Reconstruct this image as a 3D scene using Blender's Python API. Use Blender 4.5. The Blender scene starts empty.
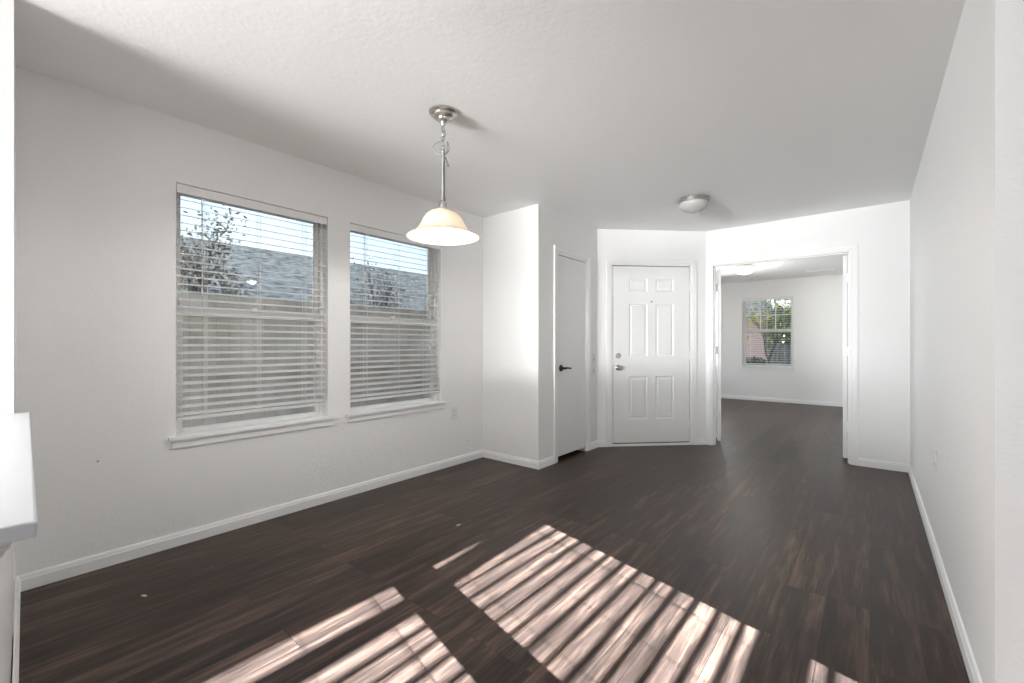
import bpy, bmesh, math, random
from mathutils import Vector, Matrix
R = math.radians
SC = bpy.context.scene
COL = SC.collection

# ------------------------------------------------------------------ camera
cd = bpy.data.cameras.new('camera')
cam = bpy.data.objects.new('camera', cd)
COL.objects.link(cam)
cd.sensor_fit = 'HORIZONTAL'
cd.sensor_width = 36.0
cd.lens = 435.72 / 1024 * 36.0
cd.shift_y = (344.21 - 341.5) / 1024
cd.clip_start = 0.02
cd.clip_end = 300
cam.location = (0, 0, 1.1492)
cam.rotation_euler = (R(90), 0, 0.6879)
SC.camera = cam

# ------------------------------------------------------------------ exposure / colour
SC.view_settings.view_transform = 'Standard'
SC.view_settings.look = 'None'
SC.view_settings.gamma = 1.0
SC.view_settings.use_curve_mapping = False
SC.view_settings.exposure = 0.8
SC.cycles.use_denoising = True
SC.cycles.max_bounces = 10
SC.cycles.diffuse_bounces = 7
SC.cycles.transparent_max_bounces = 16
SC.cycles.sample_clamp_indirect = 6.0
SC.cycles.caustics_reflective = False
SC.cycles.caustics_refractive = False

# ------------------------------------------------------------------ sky
WORLD_STRENGTH = 1.05
SUN_STRENGTH = 103.0
BACK_FILL_W = 20.0
UP_FILL_W = 560.0
LEFT_FILL_W = 680.0
OFFICE_FILL_W = 22.0
w = bpy.data.worlds.new('sky')
SC.world = w
w.use_nodes = True
nt = w.node_tree
nt.nodes.clear()
out = nt.nodes.new('ShaderNodeOutputWorld')
bg = nt.nodes.new('ShaderNodeBackground')
tc = nt.nodes.new('ShaderNodeTexCoord')
sep = nt.nodes.new('ShaderNodeSeparateXYZ')
ramp = nt.nodes.new('ShaderNodeValToRGB')
ramp.color_ramp.elements[0].position = 0.0
ramp.color_ramp.elements[0].color = (0.74, 0.87, 1.0, 1)
ramp.color_ramp.elements[1].position = 0.6
ramp.color_ramp.elements[1].color = (0.52, 0.72, 1.0, 1)
noi = nt.nodes.new('ShaderNodeTexNoise')
noi.inputs['Scale'].default_value = 2.4
noi.inputs['Detail'].default_value = 5
cr = nt.nodes.new('ShaderNodeValToRGB')
cr.color_ramp.elements[0].position = 0.45
cr.color_ramp.elements[1].position = 0.7
mx = nt.nodes.new('ShaderNodeMix')
mx.data_type = 'RGBA'
mx.inputs['B'].default_value = (0.84, 0.92, 1.0, 1)
L = nt.links.new
L(tc.outputs['Generated'], sep.inputs[0])
L(sep.outputs['Z'], ramp.inputs[0])
L(tc.outputs['Generated'], noi.inputs['Vector'])
L(noi.outputs['Fac'], cr.inputs[0])
L(cr.outputs['Color'], mx.inputs['Factor'])
L(ramp.outputs['Color'], mx.inputs['A'])
L(mx.outputs['Result'], bg.inputs['Color'])
bg.inputs['Strength'].default_value = WORLD_STRENGTH
L(bg.outputs[0], out.inputs[0])

# ------------------------------------------------------------------ sun
sd = bpy.data.lights.new('sun', 'SUN')
sd.energy = SUN_STRENGTH
sd.angle = R(0.18)
sd.color = (0.88, 0.97, 1.10)
sun = bpy.data.objects.new('sun', sd)
COL.objects.link(sun)
SUN_DX = 2.28
SUN_DIR = Vector((-SUN_DX, 0.245 * SUN_DX, -1.0))
sun.rotation_euler = SUN_DIR.to_track_quat('-Z', 'Y').to_euler()
sun.location = (12, -3, 6)


def area(name, loc, direction, sx, sy, power, color=(1, 1, 1)):
    d = bpy.data.lights.new(name, 'AREA')
    d.shape = 'RECTANGLE'
    d.size = sx
    d.size_y = sy
    d.energy = power
    d.color = color
    o = bpy.data.objects.new(name, d)
    o.location = loc
    o.rotation_euler = Vector(direction).to_track_quat('-Z', 'Y').to_euler()
    COL.objects.link(o)
    return o


# unseen fill lamps added behind the viewer to brighten walls and ceiling
area('back_fill', (-1.6, -7.35, 1.55), (0.05, 1, 0.0), 2.3, 1.1, BACK_FILL_W, (0.94, 0.97, 1.0))
area('back_up_fill', (-1.6, -7.2, 1.0), (0, 0.7, 0.8), 2.3, 0.8, UP_FILL_W, (1.0, 1.0, 1.0))
area('left_fill', (-3.0, -5.0, 1.45), (1, 0.55, 0.45), 3.8, 1.4, LEFT_FILL_W, (0.93, 0.97, 1.0))


# unseen fill lamp added in the office to brighten the hallway
area('office_fill', (-2.84, 8.2, 1.45), (1, -0.95, 0.1), 1.7, 1.3, OFFICE_FILL_W, (0.95, 0.98, 1.0))


# ------------------------------------------------------------------ materials
def mat(name, color, rough=0.5, metal=0.0, bump=None, spec=0.5, emit=None, trans=0.0):
    m = bpy.data.materials.new(name)
    m.use_nodes = True
    n = m.node_tree
    b = n.nodes['Principled BSDF']
    b.inputs['Base Color'].default_value = (*color, 1)
    b.inputs['Roughness'].default_value = rough
    b.inputs['Metallic'].default_value = metal
    b.inputs['Specular IOR Level'].default_value = spec
    if emit:
        b.inputs['Emission Color'].default_value = (*emit[0], 1)
        b.inputs['Emission Strength'].default_value = emit[1]
    if bump:
        scale, dist, detail = bump
        t = n.nodes.new('ShaderNodeTexCoord')
        no = n.nodes.new('ShaderNodeTexNoise')
        no.inputs['Scale'].default_value = scale
        no.inputs['Detail'].default_value = detail
        bp = n.nodes.new('ShaderNodeBump')
        bp.inputs['Distance'].default_value = dist
        bp.inputs['Strength'].default_value = 1.0
        n.links.new(t.outputs['Object'], no.inputs['Vector'])
        n.links.new(no.outputs['Fac'], bp.inputs['Height'])
        n.links.new(bp.outputs['Normal'], b.inputs['Normal'])
    return m


def noise_mat(name, c1, c2, scale, rough=0.8, stretch=(1, 1, 1), detail=4, bump=0.0):
    m = mat(name, c1, rough)
    n = m.node_tree
    b = n.nodes['Principled BSDF']
    t = n.nodes.new('ShaderNodeTexCoord')
    mp = n.nodes.new('ShaderNodeMapping')
    mp.inputs['Scale'].default_value = stretch
    no = n.nodes.new('ShaderNodeTexNoise')
    no.inputs['Scale'].default_value = scale
    no.inputs['Detail'].default_value = detail
    rp = n.nodes.new('ShaderNodeValToRGB')
    rp.color_ramp.elements[0].position = 0.32
    rp.color_ramp.elements[0].color = (*c1, 1)
    rp.color_ramp.elements[1].position = 0.68
    rp.color_ramp.elements[1].color = (*c2, 1)
    n.links.new(t.outputs['Object'], mp.inputs[0])
    n.links.new(mp.outputs[0], no.inputs['Vector'])
    n.links.new(no.outputs['Fac'], rp.inputs[0])
    n.links.new(rp.outputs[0], b.inputs['Base Color'])
    if bump:
        bp = n.nodes.new('ShaderNodeBump')
        bp.inputs['Distance'].default_value = bump
        n.links.new(no.outputs['Fac'], bp.inputs['Height'])
        n.links.new(bp.outputs['Normal'], b.inputs['Normal'])
    return m


def wall_material():
    m = mat('wall_paint', (0.875, 0.872, 0.862), 0.62, spec=0.3)
    n = m.node_tree
    b = n.nodes['Principled BSDF']
    t = n.nodes.new('ShaderNodeTexCoord')
    # orange-peel texture: two noise sizes
    n1 = n.nodes.new('ShaderNodeTexNoise')
    n1.inputs['Scale'].default_value = 75
    n1.inputs['Detail'].default_value = 2
    n2 = n.nodes.new('ShaderNodeTexNoise')
    n2.inputs['Scale'].default_value = 7
    n2.inputs['Detail'].default_value = 3
    ad = n.nodes.new('ShaderNodeMath')
    ad.operation = 'MULTIPLY_ADD'
    ad.inputs[1].default_value = 1.3
    bp = n.nodes.new('ShaderNodeBump')
    bp.inputs['Distance'].default_value = 0.0016
    n.links.new(t.outputs['Object'], n1.inputs['Vector'])
    n.links.new(t.outputs['Object'], n2.inputs['Vector'])
    n.links.new(n2.outputs['Fac'], ad.inputs[0])
    n.links.new(n1.outputs['Fac'], ad.inputs[2])
    n.links.new(ad.outputs[0], bp.inputs['Height'])
    n.links.new(bp.outputs['Normal'], b.inputs['Normal'])
    # a few old nail holes
    vo = n.nodes.new('ShaderNodeTexVoronoi')
    vo.inputs['Scale'].default_value = 3.1
    th = n.nodes.new('ShaderNodeMath')
    th.operation = 'LESS_THAN'
    th.inputs[1].default_value = 0.02
    mixc = n.nodes.new('ShaderNodeMix')
    mixc.data_type = 'RGBA'
    mixc.inputs['A'].default_value = (0.875, 0.872, 0.862, 1)
    mixc.inputs['B'].default_value = (0.38, 0.35, 0.32, 1)
    n.links.new(t.outputs['Object'], vo.inputs['Vector'])
    n.links.new(vo.outputs['Distance'], th.inputs[0])
    n.links.new(th.outputs[0], mixc.inputs['Factor'])
    n.links.new(mixc.outputs['Result'], b.inputs['Base Color'])
    return m


def floor_material():
    m = mat('dark_plank_floor', (0.05, 0.035, 0.03), 0.4)
    n = m.node_tree
    N = n.nodes.new
    K = n.links.new
    b = n.nodes['Principled BSDF']
    t = N('ShaderNodeTexCoord')
    sp = N('ShaderNodeSeparateXYZ')
    cb = N('ShaderNodeCombineXYZ')
    K(t.outputs['Object'], sp.inputs[0])
    K(sp.outputs['Y'], cb.inputs['X'])
    K(sp.outputs['X'], cb.inputs['Y'])
    br = N('ShaderNodeTexBrick')
    br.offset = 0.37
    br.offset_frequency = 3
    br.inputs['Color1'].default_value = (0, 0, 0, 1)
    br.inputs['Color2'].default_value = (1, 1, 1, 1)
    br.inputs['Mortar'].default_value = (0.5, 0.5, 0.5, 1)
    br.inputs['Scale'].default_value = 1.0
    br.inputs['Mortar Size'].default_value = 0.0011
    br.inputs['Mortar Smooth'].default_value = 0.2
    br.inputs['Brick Width'].default_value = 1.22
    br.inputs['Row Height'].default_value = 0.152
    K(cb.outputs[0], br.inputs['Vector'])
    # grain, shifted per plank
    bw = N('ShaderNodeSeparateColor')
    K(br.outputs['Color'], bw.inputs[0])
    off = N('ShaderNodeMath')
    off.operation = 'MULTIPLY'
    off.inputs[1].default_value = 37.0
    K(bw.outputs[0], off.inputs[0])
    mp = N('ShaderNodeMapping')
    mp.inputs['Scale'].default_value = (2.2, 22, 1)
    K(cb.outputs[0], mp.inputs[0])
    g1 = N('ShaderNodeTexNoise')
    g1.noise_dimensions = '4D'
    g1.inputs['Scale'].default_value = 1.0
    g1.inputs['Detail'].default_value = 6
    g1.inputs['Roughness'].default_value = 0.62
    K(mp.outputs[0], g1.inputs['Vector'])
    K(off.outputs[0], g1.inputs['W'])
    mp2 = N('ShaderNodeMapping')
    mp2.inputs['Scale'].default_value = (5, 150, 1)
    K(cb.outputs[0], mp2.inputs[0])
    g2 = N('ShaderNodeTexNoise')
    g2.noise_dimensions = '4D'
    g2.inputs['Scale'].default_value = 1.0
    g2.inputs['Detail'].default_value = 3
    K(mp2.outputs[0], g2.inputs['Vector'])
    K(off.outputs[0], g2.inputs['W'])
    r1 = N('ShaderNodeValToRGB')
    e = r1.color_ramp.elements
    e[0].position = 0.30
    e[0].color = (0.0165, 0.0108, 0.0088, 1)
    e[1].position = 0.72
    e[1].color = (0.145, 0.090, 0.066, 1)
    e2 = r1.color_ramp.elements.new(0.5)
    e2.color = (0.045, 0.0292, 0.0233, 1)
    K(g1.outputs['Fac'], r1.inputs[0])
    # fine grain multiplies
    mr = N('ShaderNodeMapRange')
    mr.inputs['From Min'].default_value = 0.3
    mr.inputs['From Max'].default_value = 0.7
    mr.inputs['To Min'].default_value = 0.72
    mr.inputs['To Max'].default_value = 1.28
    K(g2.outputs['Fac'], mr.inputs['Value'])
    # plank tint
    mr2 = N('ShaderNodeMapRange')
    mr2.inputs['To Min'].default_value = 0.72
    mr2.inputs['To Max'].default_value = 1.25
    K(bw.outputs[0], mr2.inputs['Value'])
    mu = N('ShaderNodeMath')
    mu.operation = 'MULTIPLY'
    K(mr.outputs[0], mu.inputs[0])
    K(mr2.outputs[0], mu.inputs[1])
    vm = N('ShaderNodeVectorMath')
    vm.operation = 'SCALE'
    K(r1.outputs['Color'], vm.inputs[0])
    K(mu.outputs[0], vm.inputs['Scale'])
    seam = N('ShaderNodeMix')
    seam.data_type = 'RGBA'
    seam.inputs['B'].default_value = (0.006, 0.005, 0.004, 1)
    K(br.outputs['Fac'], seam.inputs['Factor'])
    K(vm.outputs[0], seam.inputs['A'])
    K(seam.outputs['Result'], b.inputs['Base Color'])
    # roughness
    mr3 = N('ShaderNodeMapRange')
    mr3.inputs['From Min'].default_value = 0.3
    mr3.inputs['From Max'].default_value = 0.7
    mr3.inputs['To Min'].default_value = 0.30
    mr3.inputs['To Max'].default_value = 0.42
    K(g1.outputs['Fac'], mr3.inputs['Value'])
    K(mr3.outputs[0], b.inputs['Roughness'])
    b.inputs['Specular IOR Level'].default_value = 0.2
    # bump
    sb = N('ShaderNodeMath')
    sb.operation = 'SUBTRACT'
    K(g2.outputs['Fac'], sb.inputs[0])
    K(br.outputs['Fac'], sb.inputs[1])
    bp = N('ShaderNodeBump')
    bp.inputs['Distance'].default_value = 0.0012
    K(sb.outputs[0], bp.inputs['Height'])
    K(bp.outputs['Normal'], b.inputs['Normal'])
    return m


def glass_material():
    m = bpy.data.materials.new('window_glass')
    m.use_nodes = True
    n = m.node_tree
    n.nodes.clear()
    o = n.nodes.new('ShaderNodeOutputMaterial')
    tr = n.nodes.new('ShaderNodeBsdfTransparent')
    tr.inputs[0].default_value = (0.90, 0.92, 0.91, 1)
    gl = n.nodes.new('ShaderNodeBsdfGlossy')
    gl.inputs['Roughness'].default_value = 0.02
    fr = n.nodes.new('ShaderNodeFresnel')
    fr.inputs['IOR'].default_value = 1.45
    ms = n.nodes.new('ShaderNodeMixShader')
    n.links.new(fr.outputs[0], ms.inputs[0])
    n.links.new(tr.outputs[0], ms.inputs[1])
    n.links.new(gl.outputs[0], ms.inputs[2])
    n.links.new(ms.outputs[0], o.inputs[0])
    return m


def shade_material(name, color, emit):
    m = bpy.data.materials.new(name)
    m.use_nodes = True
    n = m.node_tree
    b = n.nodes['Principled BSDF']
    b.inputs['Base Color'].default_value = (*color, 1)
    b.inputs['Roughness'].default_value = 0.25
    o = n.nodes['Material Output']
    tl = n.nodes.new('ShaderNodeBsdfTranslucent')
    tl.inputs[0].default_value = (*color, 1)
    ms = n.nodes.new('ShaderNodeMixShader')
    ms.inputs[0].default_value = 0.45
    n.links.new(b.outputs[0], ms.inputs[1])
    n.links.new(tl.outputs[0], ms.inputs[2])
    n.links.new(ms.outputs[0], o.inputs[0])
    if emit:
        b.inputs['Emission Color'].default_value = (*emit[0], 1)
        b.inputs['Emission Strength'].default_value = emit[1]
    return m


def brick_material(name, c1, c2, mortar, bw_=0.21, rh=0.075):
    m = mat(name, c1, 0.85)
    n = m.node_tree
    t = n.nodes.new('ShaderNodeTexCoord')
    sp = n.nodes.new('ShaderNodeSeparateXYZ')
    ad = n.nodes.new('ShaderNodeMath')
    cb = n.nodes.new('ShaderNodeCombineXYZ')
    br = n.nodes.new('ShaderNodeTexBrick')
    br.inputs['Color1'].default_value = (*c1, 1)
    br.inputs['Color2'].default_value = (*c2, 1)
    br.inputs['Mortar'].default_value = (*mortar, 1)
    br.inputs['Scale'].default_value = 1
    br.inputs['Brick Width'].default_value = bw_
    br.inputs['Row Height'].default_value = rh
    br.inputs['Mortar Size'].default_value = 0.008
    n.links.new(t.outputs['Object'], sp.inputs[0])
    n.links.new(sp.outputs['X'], ad.inputs[0])
    n.links.new(sp.outputs['Y'], ad.inputs[1])
    n.links.new(ad.outputs[0], cb.inputs['X'])
    n.links.new(sp.outputs['Z'], cb.inputs['Y'])
    n.links.new(cb.outputs[0], br.inputs['Vector'])
    n.links.new(br.outputs['Color'], n.nodes['Principled BSDF'].inputs['Base Color'])
    return m


M = dict(
    wall=wall_material(),
    ceil=mat('ceiling_paint', (0.89, 0.888, 0.88), 0.75, bump=(42, 0.0009, 3), spec=0.2),
    trim=mat('white_trim_paint', (0.89, 0.89, 0.88), 0.38),
    low_bounce=mat('low_bounce_paint', (0.42, 0.40, 0.37), 0.6),  # for an unseen wall, darkened to cut light bounced onto the wall ends
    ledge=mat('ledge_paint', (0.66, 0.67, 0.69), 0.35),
    dim_ground=noise_mat('low_bounce_ground', (0.02, 0.016, 0.012), (0.06, 0.045, 0.035), 12, 0.95),  # unseen ground, kept dark to cut sun bounced through the side windows
    door=mat('door_paint', (0.85, 0.85, 0.845), 0.36, bump=(160, 0.0002, 2)),
    vinyl=mat('white_vinyl', (0.92, 0.92, 0.91), 0.35),
    slat=shade_material('blind_slat', (0.94, 0.94, 0.93), None),
    slat_dimmed=mat('dimmed_blind_slat', (0.25, 0.25, 0.25), 0.5),  # unseen slats, darkened to cut sun bounced into the room
    cord=mat('blind_cord', (0.78, 0.78, 0.76), 0.7),
    wand=mat('clear_wand', (0.62, 0.63, 0.64), 0.25),
    floor=floor_material(),
    glass=glass_material(),
    nickel=mat('brushed_nickel', (0.56, 0.54, 0.51), 0.28, 1.0),
    rod=mat('dull_nickel', (0.33, 0.32, 0.30), 0.45, 1.0),
    bronze=mat('dark_bronze', (0.05, 0.043, 0.038), 0.35, 0.85),
    satin=mat('satin_steel', (0.50, 0.49, 0.46), 0.3, 1.0),
    dark=mat('gap_shade_paint', (0.02, 0.02, 0.02), 0.8),
    plate=mat('plastic_plate', (0.80, 0.79, 0.76), 0.35),
    slot=mat('plate_slot', (0.10, 0.10, 0.10), 0.6),
    alabaster=shade_material('alabaster_glass', (0.62, 0.57, 0.49), None),
    opal=shade_material('opal_glass', (0.86, 0.86, 0.84), None),
    lit=shade_material('lit_opal_glass', (0.9, 0.9, 0.88), ((1.0, 0.97, 0.92), 5.0)),
    bulb=mat('bulb_glass', (0.95, 0.93, 0.88), 0.2, emit=((1.0, 0.92, 0.78), 1.3)),
    stucco=noise_mat('siding', (0.42, 0.38, 0.33), (0.50, 0.46, 0.41), 8),
    roof=noise_mat('shingles', (0.13, 0.12, 0.11), (0.62, 0.57, 0.52), 6, 0.9, (1, 1, 3), 8, 0.01),
    fence=noise_mat('weathered_fence_wood', (0.30, 0.25, 0.215), (0.50, 0.44, 0.39), 3.5, 0.85, (1, 6, 0.6), 5),
    fence_grey=noise_mat('grey_picket_wood', (0.20, 0.21, 0.23), (0.34, 0.35, 0.37), 4, 0.85, (6, 1, 0.6), 4),
    grass=noise_mat('lawn', (0.10, 0.09, 0.045), (0.25, 0.21, 0.13), 5, 0.95, (1, 1, 1), 8, 0.02),
    patio=noise_mat('concrete', (0.50, 0.48, 0.45), (0.60, 0.58, 0.55), 3, 0.85),
    kerb=noise_mat('concrete_edging', (0.36, 0.33, 0.33), (0.46, 0.42, 0.42), 6, 0.85),
    brick=brick_material('pink_brick', (0.70, 0.40, 0.37), (0.80, 0.54, 0.50), (0.70, 0.62, 0.60)),
    bark=noise_mat('bark', (0.05, 0.04, 0.032), (0.15, 0.12, 0.10), 9, 0.9, (3, 3, 0.5), 5, 0.01),
    leaf_dark=noise_mat('dark_leaf', (0.02, 0.028, 0.012), (0.13, 0.13, 0.06), 3, 0.6),
    leaf_green=noise_mat('green_leaf', (0.05, 0.13, 0.025), (0.16, 0.30, 0.06), 4, 0.5),
    leaf_yellow=noise_mat('yellow_leaf', (0.55, 0.48, 0.10), (0.75, 0.66, 0.20), 4, 0.5),
    leaf_brown=noise_mat('brown_leaf', (0.16, 0.13, 0.09), (0.34, 0.29, 0.22), 4, 0.7),
    chip=mat('pale_chip', (0.62, 0.52, 0.40), 0.7),
)


# ------------------------------------------------------------------ mesh builder
class MB:
    def __init__(self, xf=None):
        self.v, self.f, self.sm = [], [], []
        self.xf = xf

    def add(self, vs, fs, smooth=False):
        b = len(self.v)
        for p in vs:
            p = Vector(p)
            if self.xf is not None:
                p = self.xf @ p
            self.v.append(tuple(p))
        for q in fs:
            self.f.append(tuple(b + i for i in q))
            self.sm.append(smooth)
        return self

    def box(self, x0, x1, y0, y1, z0, z1, mtx=None):
        vs = [Vector(p) for p in ((x0, y0, z0), (x1, y0, z0), (x1, y1, z0), (x0, y1, z0),
                                  (x0, y0, z1), (x1, y0, z1), (x1, y1, z1), (x0, y1, z1))]
        if mtx is not None:
            vs = [mtx @ p for p in vs]
        return self.add(vs, [(3, 2, 1, 0), (4, 5, 6, 7), (0, 1, 5, 4), (1, 2, 6, 5), (2, 3, 7, 6), (3, 0, 4, 7)])

    def prism(self, poly, z0, z1):
        """poly: xy points counter-clockwise"""
        n = len(poly)
        vs = [(x, y, z0) for x, y in poly] + [(x, y, z1) for x, y in poly]
        fs = [tuple(reversed(range(n))), tuple(range(n, 2 * n))]
        fs += [(i, (i + 1) % n, n + (i + 1) % n, n + i) for i in range(n)]
        return self.add(vs, fs)

    def tube(self, pts, r, n=8, closed=False, caps=True):
        pts = [Vector(p) for p in pts]
        rs = r if isinstance(r, (list, tuple)) else [r] * len(pts)
        vs, fs = [], []
        up = None
        m = len(pts)
        for i, p in enumerate(pts):
            a = pts[(i - 1) % m] if (closed or i > 0) else p
            b = pts[(i + 1) % m] if (closed or i < m - 1) else p
            d = (b - a)
            d = d.normalized() if d.length > 1e-9 else Vector((0, 0, 1))
            if up is None:
                ref = Vector((0, 0, 1)) if abs(d.z) < 0.9 else Vector((1, 0, 0))
                up = (ref - d * ref.dot(d)).normalized()
            else:
                up = (up - d * up.dot(d))
                up = up.normalized() if up.length > 1e-6 else d.orthogonal().normalized()
            sd_ = d.cross(up)
            for k in range(n):
                a_ = 2 * math.pi * k / n
                vs.append(p + (up * math.cos(a_) + sd_ * math.sin(a_)) * rs[i])
        segs = m if closed else m - 1
        for i in range(segs):
            j = (i + 1) % m
            for k in range(n):
                k2 = (k + 1) % n
                fs.append((i * n + k, i * n + k2, j * n + k2, j * n + k))
        if caps and not closed:
            fs.append(tuple(reversed(range(n))))
            fs.append(tuple((m - 1) * n + k for k in range(n)))
        return self.add(vs, fs, True)

    def lathe(self, prof, n=40, center=(0, 0, 0), mtx=None, closed=False):
        """prof: (r, z) points; r=0 allowed at the ends"""
        vs, fs = [], []
        rings = []
        for r, z in prof:
            if r < 1e-6:
                vs.append(Vector((0, 0, z)))
                rings.append([len(vs) - 1])
            else:
                rings.append(list(range(len(vs), len(vs) + n)))
                for k in range(n):
                    a = 2 * math.pi * k / n
                    vs.append(Vector((r * math.cos(a), r * math.sin(a), z)))
        pr = list(zip(rings, rings[1:]))
        if closed:
            pr.append((rings[-1], rings[0]))
        for A, B in pr:
            for k in range(n):
                k2 = (k + 1) % n
                if len(A) == 1 and len(B) == 1:
                    continue
                if len(A) == 1:
                    fs.append((A[0], B[k2], B[k]))
                elif len(B) == 1:
                    fs.append((A[k], A[k2], B[0]))
                else:
                    fs.append((A[k], A[k2], B[k2], B[k]))
        c = Vector(center)
        vs = [((mtx @ p) if mtx is not None else p) + c for p in vs]
        return self.add(vs, fs, True)

    def build(self, name, material, parent=None, bevel=0.0, recalc=True):
        me = bpy.data.meshes.new(name)
        me.from_pydata(self.v, [], self.f)
        if recalc:
            bm = bmesh.new()
            bm.from_mesh(me)
            bmesh.ops.recalc_face_normals(bm, faces=bm.faces)
            bm.to_mesh(me)
            bm.free()
        me.polygons.foreach_set('use_smooth', self.sm)
        me.materials.append(material)
        o = bpy.data.objects.new(name, me)
        COL.objects.link(o)
        if parent:
            o.parent = parent
        if bevel:
            b = o.modifiers.new('bevel', 'BEVEL')
            b.width = bevel
            b.segments = 2
            b.limit_method = 'ANGLE'
            b.angle_limit = R(40)
        if any(self.sm):
            try:
                me.set_sharp_from_angle(angle=R(42))
            except Exception:
                pass
        return o


def empty(name, loc=(0, 0, 0), rz=0.0):
    o = bpy.data.objects.new(name, None)
    COL.objects.link(o)
    o.location = loc
    o.rotation_euler = (0, 0, rz)
    o.empty_display_size = 0.1
    return o


def tag(o, label=None, cat=None, group=None, kind=None):
    if label:
        o['label'] = label
    if cat:
        o['category'] = cat
    if group:
        o['group'] = group
    if kind:
        o['kind'] = kind
    return o


def struct(o, label=None, cat=None):
    return tag(o, label, cat, kind='structure')


H = 2.44
XL, XR = -3.057, 0.276
YB, XC, YC, YD, XD = 3.25, -2.358, 4.372, 5.275, -1.455


# ------------------------------------------------------------------ room shell
def wall(name, a, b, t, openings=(), z1=H, z0=0.0, label=None, ext=(0, 0), material='wall'):
    """a->b is the room-side face (room on the right of a->b); thickness goes to the left"""
    a, b = Vector((a[0], a[1], 0)), Vector((b[0], b[1], 0))
    d = (b - a).normalized()
    nrm = Vector((-d.y, d.x, 0))
    Lw = (b - a).length
    mtx = Matrix(((d.x, nrm.x, 0, a.x), (d.y, nrm.y, 0, a.y), (0, 0, 1, 0), (0, 0, 0, 1)))
    mb = MB()
    u = -ext[0]
    for (u0, u1, oz0, oz1) in sorted(openings):
        mb.box(u, u0, 0, t, z0, z1, mtx)
        if oz0 > z0:
            mb.box(u0, u1, 0, t, z0, oz0, mtx)
        if oz1 < z1:
            mb.box(u0, u1, 0, t, oz1, z1, mtx)
        u = u1
    mb.box(u, Lw + ext[1], 0, t, z0, z1, mtx)
    return struct(mb.build(name, M[material]), label or 'white painted orange-peel wall', 'wall')


W1 = (0.703, 1.604)
W2 = (1.779, 2.689)
WZ = (0.614, 2.075)
Y0 = -7.5
wall('wall_left', (XL, Y0), (XL, YB), 0.15, [(-7.0 - Y0, -3.0 - Y0, 0.3, 2.2), (W1[0] - Y0, W1[1] - Y0, *WZ), (W2[0] - Y0, W2[1] - Y0, *WZ)],  # first opening is unseen, added for the left fill lamp
     label='long white wall on the left holding two windows', ext=(0.15, 1.4))
wall('wall_jog', (XL, YB), (XC, YB), 0.12, label='short white wall stepping out beside the closet')
wall('wall_closet', (XC, YB + 0.12), (XC, YC), 0.12, [(3.562 - YB - 0.12, 4.132 - YB - 0.12, 0, 2.045)],
     label='white wall holding the flat closet door')
wall('wall_closet_back', (XL, 4.52), (XC - 0.12, 4.52), 0.12, label='wall closing the back of the closet')
wall('wall_entry', (XC, YC), (XD, YD), 0.14, [(0.165, 1.10, 0, 2.05)], label='angled white wall holding the front door',
     ext=(0.05, 0.05))
wall('wall_far', (XD, YD), (XR, YD), 0.115, [(-1.385 - XD, -0.148 - XD, 0, 2.045)],
     label='white end wall with the wide double door opening', ext=(0.02, 0.0))
wall('wall_right', (XR, YD + 0.115), (XR, 1.84), 0.12, label='long white wall on the right with a free end')
# office beyond the double doors
wall('wall_office_far', (-2.9, 10.04), (0.02, 10.04), 0.15, [(0.845, 1.745, 0.69, 2.09)],
     label='far white office wall with one window', ext=(0.15, 0.15))
wall('wall_office_left', (-2.9, 6.85), (-2.9, 10.04), 0.14, [(0.45, 2.25, 0.7, 2.1)], label='left wall of the office')  # opening added for the office fill lamp
wall('wall_office_angled', (-1.50, 5.40), (-2.9, 6.85), 0.14, label='angled wall in the office beside the door')
wall('wall_office_right', (0.02, 10.04), (0.02, 5.39), 0.14, label='right wall of the office')
# living area behind the camera and to the right
XW = 2.706
W3 = (0.312, 1.25)
W4 = (-0.785, 0.168)
wall('wall_living_north', (0.396, 2.35), (XW, 2.35), 0.12, label='white wall of the side area')
wall('wall_living_rear', (XW, -0.80), (XW, Y0), 0.15, label='unseen living area wall behind the viewer, darkened to cut bounced light', material='low_bounce', ext=(0, 0.15))
wall('wall_living_side', (XW, 2.35), (XW, -0.80), 0.15,
     [(2.35 - W3[1], 2.35 - W3[0], *WZ), (2.35 - W4[1], 2.35 - W4[0], *WZ)],
     label='white wall of the side area with two sunny windows', ext=(0.12, 0))
wall('wall_back', (XW, Y0), (XL, Y0), 0.15, [(XW + 0.4, XW + 2.8, 0.0, 2.15)],  # opening added to let light in from behind
     label='white wall behind the viewer with a wide opening added to let light in')

wall('wall_light_block', (XW, -0.68), (-1.15, -0.68), 0.12, label='unseen white wall added close behind the viewer to block light')  # added to keep light from behind off the right wall end

fl = MB()
fl.box(-3.207, 2.856, -7.65, 10.19, -0.12, 0.0)
struct(fl.build('floor', M['floor']), 'dark brown wood plank floor', 'floor')
ce = MB()
ce.box(-3.207, 2.856, -7.65, 10.19, H, H + 0.14)
struct(ce.build('ceiling', M['ceil']), 'white textured ceiling', 'ceiling')

# low wall with a moulded cap on the left, and the full-height stub it dies into
PO = Vector((XL, 0.101, 0))
pdir = Vector((1, -0.042, 0)).normalized()
pn = Vector((pdir.y, -pdir.x, 0))          # away from the dining room
pm = Matrix(((pdir.x, pn.x, 0, PO.x), (pdir.y, pn.y, 0, PO.y), (0, 0, 1, 0), (0, 0, 0, 1)))
CL = 0.607
PE = 2.02
struct(MB().box(0, CL, 0, 0.13, 0, H, pm).build('wall_stub', M['wall']), 'narrow full height white wall end at the far left', 'wall')
struct(MB().box(CL, PE, 0.004, 0.126, 0, 0.80, pm).build('wall_low', M['trim']), 'low white wall under the moulded ledge at the far left', 'wall')
CAPZ = 0.893
cap = MB()
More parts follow.
